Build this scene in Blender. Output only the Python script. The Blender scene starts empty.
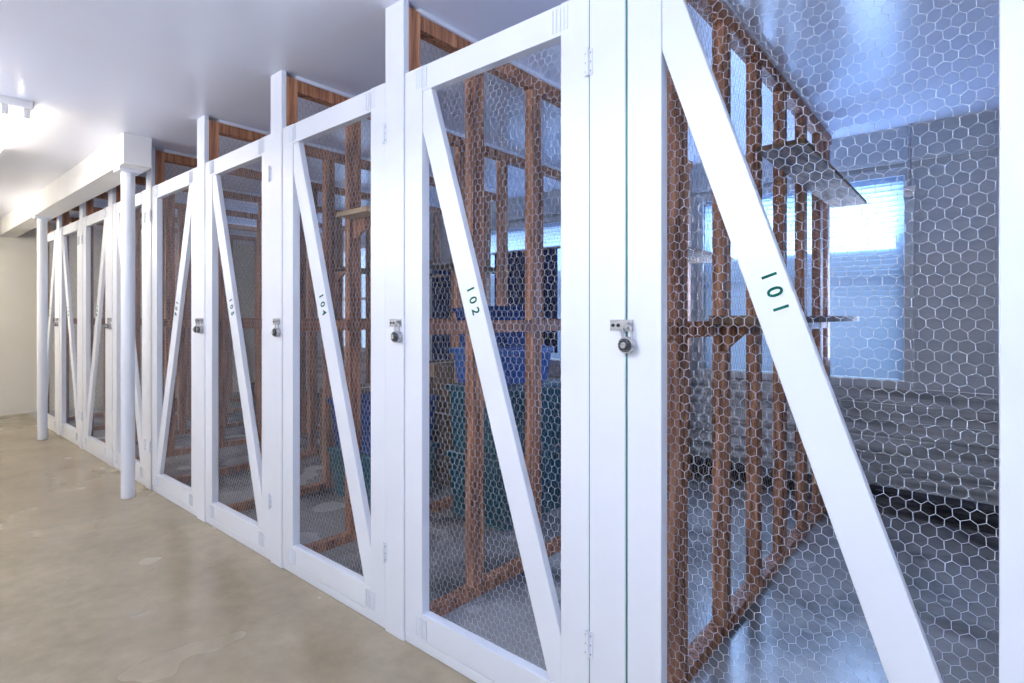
import bpy, math, random
import numpy as np
from mathutils import Vector, Matrix
random.seed(3)
S=bpy.context.scene
S.view_settings.view_transform='Standard'
S.view_settings.look='None'
S.view_settings.exposure=0.0
COL=S.collection

# ---------------- materials ----------------
def newmat(name):
    m=bpy.data.materials.new(name); m.use_nodes=True
    nt=m.node_tree; b=nt.nodes['Principled BSDF']
    return m,nt,b
def noise_mat(name,c1,c2,rough=0.5,scale=(1,1,1),nscale=5,detail=5,bump=0.0,metal=0.0,lo=0.35,hi=0.65,spec=0.5,transl=0.0):
    m,nt,b=newmat(name)
    tc=nt.nodes.new('ShaderNodeTexCoord'); mp=nt.nodes.new('ShaderNodeMapping')
    mp.inputs['Scale'].default_value=scale
    nt.links.new(tc.outputs['Object'],mp.inputs['Vector'])
    n=nt.nodes.new('ShaderNodeTexNoise'); n.inputs['Scale'].default_value=nscale; n.inputs['Detail'].default_value=detail
    nt.links.new(mp.outputs['Vector'],n.inputs['Vector'])
    r=nt.nodes.new('ShaderNodeValToRGB')
    r.color_ramp.elements[0].position=lo; r.color_ramp.elements[1].position=hi
    r.color_ramp.elements[0].color=(*c1,1); r.color_ramp.elements[1].color=(*c2,1)
    nt.links.new(n.outputs['Fac'],r.inputs['Fac']); nt.links.new(r.outputs['Color'],b.inputs['Base Color'])
    b.inputs['Roughness'].default_value=rough; b.inputs['Metallic'].default_value=metal
    b.inputs['Specular IOR Level'].default_value=spec
    if bump:
        bp=nt.nodes.new('ShaderNodeBump'); bp.inputs['Strength'].default_value=bump; bp.inputs['Distance'].default_value=0.01
        nt.links.new(n.outputs['Fac'],bp.inputs['Height']); nt.links.new(bp.outputs['Normal'],b.inputs['Normal'])
    if transl:
        t=nt.nodes.new('ShaderNodeBsdfTranslucent'); nt.links.new(r.outputs['Color'],t.inputs['Color'])
        mx=nt.nodes.new('ShaderNodeMixShader'); mx.inputs['Fac'].default_value=transl
        nt.links.new(b.outputs['BSDF'],mx.inputs[1]); nt.links.new(t.outputs['BSDF'],mx.inputs[2])
        nt.links.new(mx.outputs['Shader'],nt.nodes['Material Output'].inputs['Surface'])
    return m
M_white=noise_mat('white_gloss_paint',(0.77,0.80,0.88),(0.80,0.83,0.90),0.33,(1,1,1),3,3,0.02)
M_wire=noise_mat('painted_wire',(0.38,0.42,0.50),(0.66,0.70,0.78),0.55,(1,1,1),30,spec=0.3)
M_galv=noise_mat('galvanised_wire',(0.18,0.145,0.125),(0.42,0.37,0.35),0.5,(1,1,1),12,metal=0.1)
M_green=noise_mat('green_edge_paint',(0.01,0.16,0.13),(0.02,0.22,0.17),0.5)
M_metal=noise_mat('brushed_steel',(0.35,0.35,0.37),(0.55,0.55,0.58),0.35,(1,1,8),20,metal=0.9)
M_dark=noise_mat('black_enamel',(0.015,0.015,0.018),(0.03,0.03,0.035),0.35)
M_num=noise_mat('stencil_ink',(0.0,0.085,0.05),(0.005,0.13,0.085),0.7,nscale=40,spec=0.2)
M_ceil=noise_mat('ceiling_gloss_paint',(0.74,0.77,0.91),(0.77,0.80,0.93),0.28,(1,1,1),1.2,3,0.02)
M_wall=noise_mat('wall_cream_paint',(0.80,0.78,0.70),(0.84,0.82,0.75),0.6,(1,1,1),2,4,0.03)
M_bwall=noise_mat('back_wall_paint',(0.54,0.60,0.64),(0.64,0.68,0.71),0.6,(0.4,1,6),3,6,0.25)
M_beam=noise_mat('beam_white_paint',(0.76,0.75,0.75),(0.81,0.80,0.80),0.4,(1,1,1),4,4,0.03)
M_shelfw=noise_mat('weathered_plank',(0.14,0.085,0.055),(0.32,0.21,0.14),0.8,(6,1,2),6,6,0.15,spec=0.15)
M_tan=noise_mat('pine_plank',(0.50,0.33,0.17),(0.62,0.44,0.25),0.5,(2,8,2),5,6,0.1)
M_teal=noise_mat('teal_plastic',(0.006,0.075,0.11),(0.010,0.11,0.16),0.4)
M_navy=noise_mat('navy_cloth',(0.008,0.03,0.14),(0.015,0.06,0.24),0.8,nscale=14,bump=0.3)
M_blue=noise_mat('blue_plastic',(0.01,0.09,0.36),(0.015,0.12,0.44),0.35)
M_card=noise_mat('cardboard',(0.16,0.105,0.06),(0.22,0.15,0.09),0.8,nscale=9)
M_blind=noise_mat('blind_slat',(0.56,0.69,0.84),(0.60,0.72,0.86),0.6,transl=0.5)

def wood():
    m,nt,b=newmat('redwood_stud')
    tc=nt.nodes.new('ShaderNodeTexCoord'); mp=nt.nodes.new('ShaderNodeMapping')
    mp.inputs['Scale'].default_value=(14,14,0.9)
    nt.links.new(tc.outputs['Object'],mp.inputs['Vector'])
    n=nt.nodes.new('ShaderNodeTexNoise'); n.inputs['Scale'].default_value=4; n.inputs['Detail'].default_value=7
    nt.links.new(mp.outputs['Vector'],n.inputs['Vector'])
    r=nt.nodes.new('ShaderNodeValToRGB'); e=r.color_ramp.elements
    e[0].position=0.32; e[0].color=(0.14,0.056,0.028,1); e[1].position=0.70; e[1].color=(0.60,0.29,0.15,1)
    x=e.new(0.5); x.color=(0.38,0.16,0.08,1)
    nt.links.new(n.outputs['Fac'],r.inputs['Fac']); nt.links.new(r.outputs['Color'],b.inputs['Base Color'])
    b.inputs['Roughness'].default_value=0.6
    bp=nt.nodes.new('ShaderNodeBump'); bp.inputs['Strength'].default_value=0.15; bp.inputs['Distance'].default_value=0.01
    nt.links.new(n.outputs['Fac'],bp.inputs['Height']); nt.links.new(bp.outputs['Normal'],b.inputs['Normal'])
    return m
M_wood=wood()

def floormat():
    m,nt,b=newmat('polished_concrete')
    L=nt.links.new
    tc=nt.nodes.new('ShaderNodeTexCoord')
    def nz(s,d,dist=0,rough=.5):
        n=nt.nodes.new('ShaderNodeTexNoise'); n.inputs['Scale'].default_value=s; n.inputs['Detail'].default_value=d
        n.inputs['Distortion'].default_value=dist; n.inputs['Roughness'].default_value=rough
        L(tc.outputs['Object'],n.inputs['Vector']); return n
    def ramp(n,p0,c0,p1,c1):
        r=nt.nodes.new('ShaderNodeValToRGB'); e=r.color_ramp.elements
        e[0].position=p0; e[0].color=(*c0,1); e[1].position=p1; e[1].color=(*c1,1); L(n.outputs['Fac'],r.inputs['Fac']); return r
    def mul(a,c):
        mx=nt.nodes.new('ShaderNodeMix'); mx.data_type='RGBA'; mx.blend_type='MULTIPLY'; mx.inputs['Factor'].default_value=1
        L(a,mx.inputs['A']); L(c,mx.inputs['B']); return mx.outputs['Result']
    n1=nz(1.6,7,0.4); n2=nz(14,9,0.0,.65); n3=nz(2.2,2); n4=nz(3.5,4)
    r1=ramp(n3,.25,(0.31,0.255,0.175),.75,(0.40,0.345,0.25))
    r2=ramp(n2,.25,(0.82,0.80,0.78),.75,(1,1,1))
    r4=ramp(n4,.2,(0.84,0.83,0.80),.85,(1,1,1))
    cA=mul(mul(r1.outputs['Color'],r2.outputs['Color']),r4.outputs['Color'])
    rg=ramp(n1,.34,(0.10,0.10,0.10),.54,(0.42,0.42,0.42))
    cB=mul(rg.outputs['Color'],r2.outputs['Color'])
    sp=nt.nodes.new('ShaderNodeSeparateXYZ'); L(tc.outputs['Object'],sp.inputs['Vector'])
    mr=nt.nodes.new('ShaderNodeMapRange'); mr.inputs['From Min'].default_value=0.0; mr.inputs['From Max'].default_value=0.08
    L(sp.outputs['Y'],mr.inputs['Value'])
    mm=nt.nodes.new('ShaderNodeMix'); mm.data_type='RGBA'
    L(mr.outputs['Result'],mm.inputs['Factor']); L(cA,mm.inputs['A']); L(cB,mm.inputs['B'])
    L(mm.outputs['Result'],b.inputs['Base Color'])
    rr=nt.nodes.new('ShaderNodeMapRange'); rr.inputs['To Min'].default_value=0.20; rr.inputs['To Max'].default_value=0.32
    L(n3.outputs['Fac'],rr.inputs['Value']); L(rr.outputs['Result'],b.inputs['Roughness'])
    b.inputs['Specular IOR Level'].default_value=0.5
    return m
M_floor=floormat()
def emis(name,c,s):
    m,nt,b=newmat(name)
    b.inputs['Base Color'].default_value=(*c,1); b.inputs['Emission Color'].default_value=(*c,1); b.inputs['Emission Strength'].default_value=s
    return m
M_tubeW=emis('warm_tube',(1.0,0.90,0.75),27)
M_tubeF=emis('added_far_tube',(1.0,0.91,0.76),78)
M_tubeC=emis('added_neutral_tube',(0.90,0.92,1.0),34)
M_tubeCU=emis('added_uplight_tube',(0.84,0.88,1.0),86)
M_tubeB=emis('added_cool_tube',(0.60,0.74,1.0),41)

# ---------------- mesh helpers ----------------
class MB:
    def __init__(s): s.v=[];s.f=[];s.mi=[];s.mats=[]
    def mid(s,m):
        if m not in s.mats: s.mats.append(m)
        return s.mats.index(m)
    def add(s,vs,fs,m):
        o=len(s.v); s.v+= [tuple(x) for x in vs]; k=s.mid(m)
        for f in fs: s.f.append(tuple(i+o for i in f)); s.mi.append(k)
    def box(s,a,b,m):
        (x0,y0,z0),(x1,y1,z1)=a,b
        s.add([(x0,y0,z0),(x1,y0,z0),(x1,y1,z0),(x0,y1,z0),(x0,y0,z1),(x1,y0,z1),(x1,y1,z1),(x0,y1,z1)],
          [(0,3,2,1),(4,5,6,7),(0,1,5,4),(1,2,6,5),(2,3,7,6),(3,0,4,7)],m)
    def prism_y(s,poly,y0,y1,m):
        n=len(poly)
        vs=[(x,y0,z) for x,z in poly]+[(x,y1,z) for x,z in poly]
        fs=[tuple(range(n)),tuple(range(2*n-1,n-1,-1))]
        for i in range(n):
            j=(i+1)%n; fs.append((j,i,i+n,j+n))
        s.add(vs,fs,m)
    def cyl(s,c,r,h,axis,m,n=20,r2=None):
        if r2 is None:r2=r
        vs=[];ax='xyz'.index(axis)
        for k,(t,rr) in enumerate(((0,r),(h,r2))):
            for i in range(n):
                a=2*math.pi*i/n; p=[rr*math.cos(a),rr*math.sin(a)]; p.insert(ax,t)
                vs.append((c[0]+p[0],c[1]+p[1],c[2]+p[2]))
        fs=[tuple(range(n))[::-1],tuple(range(n,2*n))]
        for i in range(n):
            j=(i+1)%n; fs.append((i,j,j+n,i+n))
        s.add(vs,fs,m)
    def tube(s,pts,r,m,n=8):
        pts=[Vector(p) for p in pts];vs=[];fs=[]
        for i,p in enumerate(pts):
            d=(pts[min(i+1,len(pts)-1)]-pts[max(i-1,0)]).normalized()
            u=d.cross(Vector((0,1,0.01))).normalized(); w=d.cross(u)
            for k in range(n):
                a=2*math.pi*k/n; vs.append(p+u*r*math.cos(a)+w*r*math.sin(a))
        for i in range(len(pts)-1):
            for k in range(n):
                l=(k+1)%n; fs.append((i*n+k,i*n+l,(i+1)*n+l,(i+1)*n+k))
        s.add(vs,fs,m)
    def mesh(s,name):
        me=bpy.data.meshes.new(name); me.from_pydata(s.v,[],s.f)
        for m in s.mats: me.materials.append(m)
        me.polygons.foreach_set('material_index',s.mi); me.update()
        import bmesh
        bm=bmesh.new(); bm.from_mesh(me); bmesh.ops.recalc_face_normals(bm,faces=bm.faces); bm.to_mesh(me); bm.free()
        return me
def obj(name,me,loc=(0,0,0),parent=None,bevel=0,smooth=False):
    o=bpy.data.objects.new(name,me); COL.objects.link(o); o.location=loc
    if parent: o.parent=parent
    if bevel:
        b=o.modifiers.new('bevel','BEVEL'); b.width=bevel; b.segments=2; b.limit_method='ANGLE'
    if smooth:
        for p in me.polygons: p.use_smooth=True
    return o
def empty(name,loc=(0,0,0)):
    o=bpy.data.objects.new(name,None); o.empty_display_size=0.1; COL.objects.link(o); o.location=loc; return o
def boxobj(name,a,b,m,bevel=0,parent=None):
    k=MB(); k.box(a,b,m); return obj(name,k.mesh(name),parent=parent,bevel=bevel)

def hexwire(name,w,h,cw,r,rt,mat,plane='XZ'):
    s=cw/math.sqrt(3); rh=1.5*s
    A=[];B=[];R=[]
    nj=int(h/rh)+3; ni=int(w/cw)+3
    for j in range(-1,nj):
        for i in range(-1,ni):
            cx=(i+0.5*(j%2))*cw; cz=j*rh
            for p,q,t in (((cx+cw/2,cz-s/2),(cx+cw/2,cz+s/2),rt),((cx+cw/2,cz+s/2),(cx,cz+s),r),((cx,cz+s),(cx-cw/2,cz+s/2),r)):
                mx=(p[0]+q[0])/2; mz=(p[1]+q[1])/2
                if 0<mx<w and 0<mz<h: A.append(p);B.append(q);R.append(t)
    A=np.array(A);B=np.array(B);R=np.array(R)[:,None]
    def jit(P):
        x=P[:,0];z=P[:,1]; j=cw*0.05
        return np.stack([x+j*np.sin(57*z+191*x)+j*1.3*np.sin(9*z+3*x),z+j*np.sin(83*x+131*z)+j*2*np.sin(7*x+5*z)],1)
    A=jit(A);B=jit(B)
    A[:,0]=np.clip(A[:,0],0,w);B[:,0]=np.clip(B[:,0],0,w);A[:,1]=np.clip(A[:,1],0,h);B[:,1]=np.clip(B[:,1],0,h)
    D=B-A; D/= (np.linalg.norm(D,axis=1)[:,None]+1e-9); N=np.stack([-D[:,1],D[:,0]],1)
    n=len(A); V=np.zeros((n,6,3))
    for k in range(3):
        a=math.radians(90+120*k); c,sn=math.cos(a),math.sin(a)
        for e,P in enumerate((A,B)):
            V[:,e*3+k,0:2]=P+N*R*c; V[:,e*3+k,2]=(R*sn)[:,0]
    V=V.reshape(-1,3)
    if plane=='XZ': V=np.stack([V[:,0],V[:,2],V[:,1]],1)
    else: V=np.stack([V[:,2],V[:,0],V[:,1]],1)
    base=(np.arange(n)*6)[:,None]
    F=np.concatenate([base+np.array([[a,b,b+3,a+3]]) for a,b in ((0,1),(1,2),(2,0))],1).reshape(-1,4)
    me=bpy.data.meshes.new(name); me.vertices.add(len(V)); me.vertices.foreach_set('co',V.astype(np.float32).ravel())
    nf=len(F); me.loops.add(nf*4); me.loops.foreach_set('vertex_index',F.astype(np.int32).ravel())
    me.polygons.add(nf); me.polygons.foreach_set('loop_start',(np.arange(nf)*4).astype(np.int32))
    me.polygons.foreach_set('loop_total',np.full(nf,4,np.int32))
    me.materials.append(mat); me.update(calc_edges=True); me.validate()
    return me

# ---------------- constants ----------------
H=2.38; L=0.915; P0=-0.82; PW=0.11; XEND=-9.08; XR=1.95; YB=2.9; YF=-2.5
ST=0.095; ZB,ZT=0.04,2.10; Z0,Z1=0.135,2.01

# ---------------- room shell ----------------
boxobj('floor',(XEND-.1,YF-.1,-0.1),(XR+.1,YB+.1,0),M_floor)
boxobj('ceiling',(XEND-.1,YF-.1,H),(XR+.1,YB+.1,H+.1),M_ceil)
boxobj('wall_end',(XEND-.1,YF,0),(XEND,YB,H),M_wall)
boxobj('wall_right',(XR,YF,0),(XR+.1,YB,H),M_wall)
boxobj('wall_front',(XEND,YF-.1,0),(XR,YF,H),M_wall)
wins=[(-1.62,-0.36),(-4.0,-2.75),(-6.9,-5.6)]
wz0,wz1=0.80,2.08
k=MB(); xs=XEND
k.box((XEND,YB,0),(XR,YB+.1,wz0),M_bwall); k.box((XEND,YB,wz1),(XR,YB+.1,H),M_bwall)
edges=sorted(wins)
for a,b in edges:
    k.box((xs,YB,wz0),(a,YB+.1,wz1),M_bwall); xs=b
k.box((xs,YB,wz0),(XR,YB+.1,wz1),M_bwall)
obj('wall_back',k.mesh('wall_back'))
boxobj('trim_1',(XEND,YB-.03,2.16),(XR,YB,H),M_bwall,0.004)
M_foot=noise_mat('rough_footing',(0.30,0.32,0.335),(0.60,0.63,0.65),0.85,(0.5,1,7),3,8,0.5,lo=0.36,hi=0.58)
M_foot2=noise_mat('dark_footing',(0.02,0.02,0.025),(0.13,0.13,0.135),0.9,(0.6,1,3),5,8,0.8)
k=MB()
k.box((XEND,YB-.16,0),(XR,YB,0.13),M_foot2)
for i in range(6):
    k.box((XEND,YB-.035+.005*i,0.13+.105*i),(XR,YB,0.13+.105*(i+1)-.003),M_foot)
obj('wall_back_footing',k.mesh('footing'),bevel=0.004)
k=MB(); k.cyl((-.33,YB-.05,2.0),.011,H-2.0,'z',M_metal,12); k.box((-.36,YB-.07,1.93),(-.30,YB-.031,2.0),M_metal)
obj('conduit_pipe',k.mesh('conduit'),bevel=.002)
for i,(a,b) in enumerate(wins):
    e=empty('window_%d'%(i+1))
    k=MB()
    k.box((a-.05,YB-.02,wz0-.05),(b+.05,YB+.02,wz0),M_bwall)
    k.box((a-.05,YB-.02,wz1),(b+.05,YB+.02,wz1+.05),M_bwall)
    k.box((a-.05,YB-.02,wz0),(a,YB+.02,wz1),M_bwall); k.box((b,YB-.02,wz0),(b+.05,YB+.02,wz1),M_bwall)
    k.box((a,YB+.06,wz0),(a+.035,YB+.09,wz1),M_white); k.box((b-.035,YB+.06,wz0),(b,YB+.09,wz1),M_white)
    k.box(((a+b)/2-.02,YB+.06,wz0),((a+b)/2+.02,YB+.09,wz1),M_white)
    k.box((a,YB+.06,1.42),(b,YB+.09,1.46),M_white)
    obj('casing',k.mesh('casing'),parent=e,bevel=0.003)
    if i<2:
        k=MB(); z=wz0+.01
        while z<wz1-.03:
            k.add([(a+.005,YB+.014,z),(b-.005,YB+.014,z),(b-.005,YB+.030,z+.0325),(a+.005,YB+.030,z+.0325)],[(0,1,2,3)],M_blind)
            z+=.033
        k.box((a+.005,YB+.01,wz1-.03),(b-.005,YB+.045,wz1),M_blind)
        obj('blind',k.mesh('blind'),parent=e)

# ---------------- shared meshes ----------------
def doormesh(W,flip=False):
    x0,x1=ST,W-ST
    fr=MB()
    fr.box((0,0,ZB),(ST,.036,ZT),M_white); fr.box((W-ST,0,ZB),(W,.036,ZT),M_white)
    fr.box((ST+.0005,0.001,Z1),(W-ST-.0005,.035,ZT-.001),M_white); fr.box((ST+.0005,0.001,ZB+.001),(W-ST-.0005,.035,Z0),M_white)
    for cx in (ST,W-ST):
        for cz in (Z1+.045,ZB+.045):
            for q in range(5):
                fr.box((cx-.03+q*.013,-.003,cz-.035),(cx-.03+q*.013+.004,.001,cz+.035),M_white)
    e,c=.045,.14
    poly=[(x0,Z1),(x0,Z1-c),(x1-e,Z0),(x1,Z0),(x1,Z0+c),(x0+e,Z1)]
    if flip: poly=[(W-x,z) for x,z in poly][::-1]
    br=MB(); br.prism_y(poly,0.003,.030,M_white)
    return fr.mesh('door_frame'),br.mesh('door_brace')
W1=L-PW-.008; W2=W1+.03
D={(W1,False):doormesh(W1),(W1,True):doormesh(W1,True),(W2,False):doormesh(W2)}
CW=0.0245
WIRE={W1:hexwire('doorwire',W1-.08,Z1-Z0+.06,CW,.0005,.0007,M_wire),W2:hexwire('doorwire2',W2-.08,Z1-Z0+.06,CW,.00055,.0008,M_wire)}
PY0=0.024; PY1=YB-.17
pw=hexwire('partwire',PY1-PY0,H-.14,0.030,.0005,.0007,M_galv,'YZ')
def partition():
    k=MB(); hx=.024
    for y in (.42,.83,1.23,1.64,2.06,2.46,PY1-.065):
        k.box((-hx,y-.035,.045),(hx,y+.035,H-.075),M_wood)
    k.box((-hx-.02,PY0,0.045),(hx+.02,PY0+.055,H-.02),M_wood)
    k.box((-hx-.004,PY0,0.0),(hx+.004,PY1,.045),M_wood)
    k.box((-hx-.004,PY0+.055,H-.075),(hx+.004,PY1,H-.018),M_wood)
    k.box((-hx-.014,PY0+.055,H-.018),(hx+.014,PY1,H),M_white)
    ys=[PY0+.055,.385,.455,.795,.865,1.195,1.265,1.605,1.675,2.025,2.095,2.425,2.495,PY1-.1]
    for i in range(0,len(ys),2):
        k.box((-hx+.003,ys[i],1.13),(hx-.003,ys[i+1],1.185),M_wood)
    return k.mesh('partition_framing')
pf=partition()
def lockmesh():
    k=MB()
    k.box((-.045,-.004,.028),(.022,0.0,.058),M_metal)
    k.cyl((-.036,-.006,.043),.005,.003,'y',M_dark,10); k.cyl((-.02,-.006,.043),.005,.003,'y',M_dark,10)
    k.box((.006,-.016,.034),(.012,-.003,.052),M_metal)
    pts=[(.010-.013,-.012,.0)]+[(.010+.013*math.cos(a),-.012,.030+.013*math.sin(a)) for a in [math.pi*(1-t/8) for t in range(9)]]+[(.010+.013,-.012,0)]
    k.tube(pts,.0032,M_metal)
    k.cyl((.010,-.022,-.008),.022,.018,'y',M_metal,28)
    k.cyl((.010,-.027,-.008),.0175,.006,'y',M_dark,28)
    for q in range(12):
        a=q*math.pi/6; k.cyl((.010+.014*math.cos(a),-.0278,-.008+.014*math.sin(a)),.0010,.001,'y',M_metal,6)
    k.cyl((.010,-.034,-.008),.008,.008,'y',M_metal,20)
    return k.mesh('padlock')
lk=lockmesh()
def hingemesh():
    k=MB()
    k.box((-.013,-.003,-.035),(.013,0.0,.035),M_white)
    k.cyl((0,-.006,-.038),.005,.076,'z',M_white,10)
    for z in (-.025,0,.025):
        for x in (-.008,.008): k.cyl((x,-.0045,z),.0025,.002,'y',M_metal,8)
    return k.mesh('hinge')
hg=hingemesh()
postm=MB(); postm.box((0,-.004,0),(PW,.0225,H),M_white); postme=postm.mesh('post')

# ---------------- lockers ----------------
def text(s,loc,ang,par):
    cu=bpy.data.curves.new('num','FONT'); cu.body=s; cu.size=.046; cu.align_x='CENTER'; cu.align_y='CENTER'; cu.extrude=.0004; cu.offset=.0008
    cu.space_character=1.65
    t=bpy.data.objects.new('stencil_number',cu); COL.objects.link(t)
    M=Matrix.Translation(loc)@Matrix.Rotation(ang,4,'Y')@Matrix.Rotation(math.radians(90),4,'X')
    t.matrix_local=M; cu.materials.append(M_num); t.parent=par
    return t
nums={0:'101',1:'102',2:'104',3:'105',4:'106',5:'107',6:'108',7:'109',8:'110'}
FLIPK={4,6,8}
for kx in range(-1,9):
    P=P0-L*kx if kx>=0 else 0.127
    px=P+PW*.5+.01
    e=empty('wire_partition',(px,0,0))
    obj('front_post',postme,(P-px,0,0),parent=e,bevel=.003)
    obj('framing',pf,parent=e,bevel=.002)
    obj('wire_mesh',pw,(.0265,PY0,.045),parent=e)
    W=W2 if kx==0 else W1
    fl=kx in FLIPK
    dx=P+PW+.004
    d=empty('locker_door',(dx,0,0))
    fm,bm_=D[(W,fl)]
    obj('frame',fm,parent=d,bevel=.0025); obj('brace',bm_,parent=d,bevel=.003)
    obj('wire_mesh',WIRE[W],(.04,.0385,Z0-.03),parent=d)
    if kx>=0:
        x0,x1=ST,W-ST; zc=1.255
        t=(Z1-zc)/(Z1-Z0); xc=x0+t*(x1-x0)+.008; ang=math.atan2(Z1-Z0-.14,x1-x0-.045)
        if fl: xc=W-xc
        text(nums[kx],(xc,.0022,zc),(ang if not fl else math.pi-ang),d)
    lx,hx_=(-.002,W+.002) if not fl else (W+.002,-.002)
    if kx>0: lx-=.035 if not fl else -.03
    obj('padlock',lk,(lx,-.004,1.135),parent=d,bevel=.001)
    for z in (1.90,.30): obj('hinge',hg,(hx_,-.004,z),parent=d)
    if kx in(0,):
        boxobj('green_edge',(-.0037,-.0008,ZB),(-.0003,.034,ZT),M_green,parent=d)
    if kx==1:
        boxobj('green_edge',(W+.0003,.0005,ZB),(W+.0037,.034,ZT),M_green,parent=d)
    boxobj('door_sill',(dx-.003,0.004,0),(dx+W+.003,.07,ZB-.003),M_white,.003)

# ---------------- shelves ----------------
pxR=P0+PW*.5+.01+.029
def shelf(name,a,b,m,br=True):
    k=MB(); k.box(a,b,m)
    if br:
        for y in (a[1]+.1,):
            k.prism_y([(a[0],a[2]-.10),(a[0]+.02,a[2]-.10),(a[0]+(b[0]-a[0])*.85,a[2]),(a[0],a[2])],y,y+.02,M_wood)
    return obj(name,k.mesh(name),bevel=.002)
shelf('wall_shelf',(pxR,1.15,1.90),(-.535,PY1,1.92),M_shelfw,False)
shelf('wall_shelf',(pxR,.62,1.175),(-.575,PY1,1.205),M_shelfw)
px4=P0-2*L+PW*.5+.01+.029
shelf('wall_shelf',(px4,.30,1.72),(px4+.26,.62,1.745),M_tan)
for q in (1,3,4):
    pxq=P0-q*L+PW*.5+.01+.029
    shelf('wall_shelf',(pxq,1.3,1.60),(pxq+.3,PY1,1.625),M_shelfw)

# ---------------- stored things ----------------
def bin_(x,y,z,w,d,h,m):
    k=MB()
    t=.02
    vs=[(x+t,y+t,z),(x+w-t,y+t,z),(x+w-t,y+d-t,z),(x+t,y+d-t,z),(x,y,z+h-.04),(x+w,y,z+h-.04),(x+w,y+d,z+h-.04),(x,y+d,z+h-.04)]
    k.add(vs,[(0,3,2,1),(4,5,6,7),(0,1,5,4),(1,2,6,5),(2,3,7,6),(3,0,4,7)],m)
    k.box((x-.015,y-.015,z+h-.04),(x+w+.015,y+d+.015,z+h-.01),m); k.box((x+.02,y+.02,z+h-.01),(x+w-.02,y+d-.02,z+h),m)
    obj('storage_bin',k.mesh('bin'),bevel=.006)
for j in range(2): bin_(-2.45,1.0,.0+j*.401,.45,.6,.40,M_teal)
bin_(-2.45,1.03,.803,.38,.5,.22,M_blue); bin_(-2.45,1.05,1.024,.34,.4,.24,M_navy)
bin_(-2.45,1.9,0,.45,.6,.35,M_teal); bin_(-2.45,1.9,.351,.45,.6,.35,M_blue)
bin_(-3.35,.75,0,.45,.55,.33,M_teal);bin_(-3.35,.75,.331,.45,.55,.33,M_navy)
def carton(x,y,z,w,d,h):
    k=MB(); k.box((x,y,z),(x+w,y+d,z+h),M_card)
    k.box((x+w/2-.03,y-.001,z+h-.1),(x+w/2+.03,y,z+h),M_tan); k.box((x+w/2-.03,y-.001,z+h),(x+w/2+.03,y+d+.001,z+h+.001),M_tan)
    obj('dark_filler_box',k.mesh('carton'),bevel=.003)
carton(-3.35,1.4,0,.5,.6,.5); carton(-3.33,1.45,.502,.42,.5,.35); carton(-4.25,1.2,0,.5,.6,.6)  # generic boxes added to darken the farther lockers
n=60
def blanket(x0,w,y,z0,z1):
    k=MB(); vs=[];fs=[]
    for i in range(n+1):
        x=x0+.03+(w-.06)*i/n
        for z in (z0,z1): vs.append((x,y+.035*math.sin(i*.9)+.01*math.sin(i*2.3),z))
    for i in range(n): fs.append((2*i,2*i+2,2*i+3,2*i+1))
    k.add(vs,fs,M_navy)
    k.cyl((x0,y,z1),.012,w,'x',M_metal,10)
    obj('hanging_blanket',k.mesh('blanket'))
blanket(-3.42,.76,2.45,.9,1.78); blanket(-2.50,.76,2.6,.95,1.66); blanket(-4.33,.76,2.5,.7,1.7)

# ---------------- beam, columns, soffit ----------------
boxobj('support_beam',(XEND,-.22,2.18),(-4.16,-.06,H),M_beam,.004)
boxobj('trim_2',(XEND,YF,2.16),(XEND+.14,-.23,H),M_beam,.004)
for x in (-4.33,-7.02):
    k=MB()
    k.cyl((x,-.15,0.0),.040,2.16,'z',M_white,32); k.box((x-.065,-.215,2.16),(x+.065,-.085,2.18),M_white)
    obj('support_column',k.mesh('column'),bevel=.002)

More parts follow.
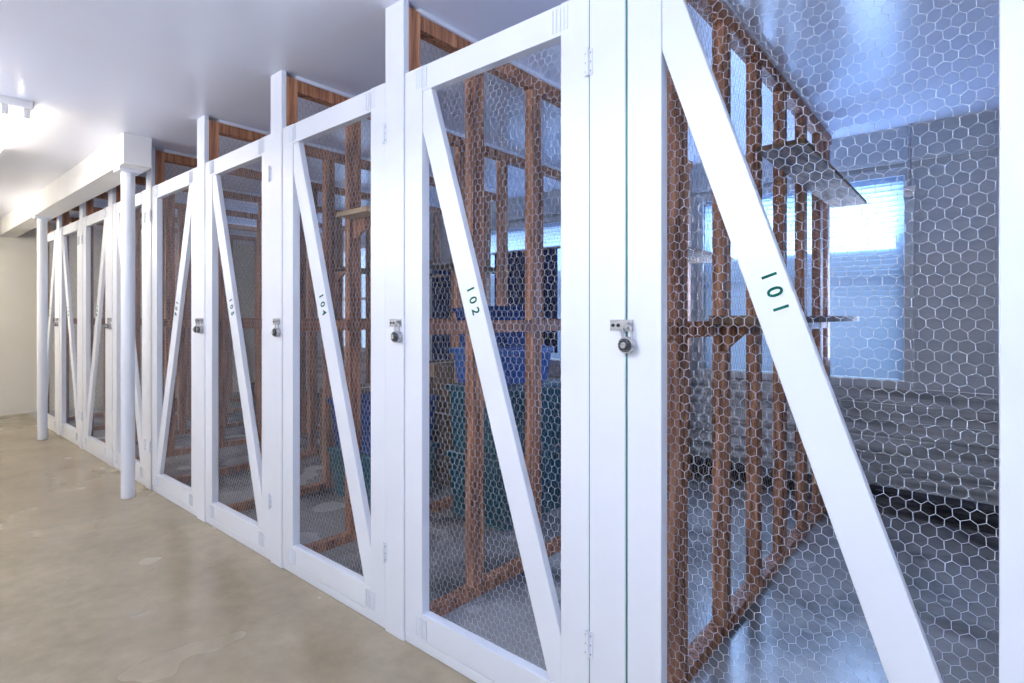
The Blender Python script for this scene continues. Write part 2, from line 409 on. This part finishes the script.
# ---------------- fluorescent fixture and added fill lights ----------------
def fixture(x0,x1,y,mt,drop=0,up=None):
    e=empty('fixture_or_fill_light',(0,0,0))  # parent for the real fixture and for the added fill lights
    T=H-drop
    k=MB(); k.box((x0,y-.07,T-.045),(x1,y+.07,T),M_beam)
    if drop:
        for xx in (x0+.2,x1-.2): k.cyl((xx,y,T),.004,drop,'z',M_metal,8)
    for yy in (y-.045,y+.045):
        for xx in (x0+.005,x1-.03): k.box((xx,yy-.015,T-.095),(xx+.025,yy+.015,T-.045),M_beam)
        if up:
            for xx in (x0+.005,x1-.03): k.box((xx,yy-.015,T),(xx+.025,yy+.015,T+.05),M_beam)
    obj('housing',k.mesh('housing'),parent=e,bevel=.004)
    k=MB()
    for yy in (y-.045,y+.045):
        k.cyl((x0+.03,yy,T-.078),.014,x1-x0-.06,'x',mt,12)
        if up: k.cyl((x0+.03,yy,T+.033),.014,x1-x0-.06,'x',up,12)
    obj('tubes',k.mesh('tubes'),parent=e)
fixture(-5.2,-3.96,-.76,M_tubeW)
fixture(-8.0,-6.8,-1.3,M_tubeF,.25,M_tubeF)  # added out of view to brighten the end wall
fixture(-1.6,-.3,-1.75,M_tubeC,.45,M_tubeCU)  # unseen pendant, added to lift the ceiling and the door fronts
fixture(0.4,1.6,-1.3,M_tubeB,.45,M_tubeB)  # unseen blue fill, added to tint the right-hand posts
fixture(-4.4,-3.2,-1.9,M_tubeC,.45,M_tubeCU)  # another unseen uplight pendant, added for the corridor ceiling

# ---------------- daylight ----------------
w=bpy.data.worlds.new('World'); S.world=w; w.use_nodes=True
bg=w.node_tree.nodes['Background']; bg.inputs['Color'].default_value=(0.45,0.66,1.0,1); bg.inputs['Strength'].default_value=1.5
for i,(a,b) in enumerate(wins):
    l=bpy.data.lights.new('window_daylight','AREA'); l.shape='RECTANGLE'; l.size=b-a-.1; l.size_y=1.1; l.energy=66 if i==0 else 22; l.color=(0.34,0.55,1.0)
    o=bpy.data.objects.new('window_daylight',l); COL.objects.link(o); o.location=((a+b)/2,YB-.04,1.45); o.rotation_euler=(math.radians(-108),0,0)

# ---------------- camera ----------------
c=bpy.data.cameras.new('Camera'); c.sensor_width=36; c.lens=552/1024*36; c.shift_y=-24.5/1024; c.clip_start=.02
o=bpy.data.objects.new('Camera',c); COL.objects.link(o); o.location=(0,-1.3,1.2); o.rotation_euler=(math.radians(90),0,math.radians(40.3))
S.camera=o
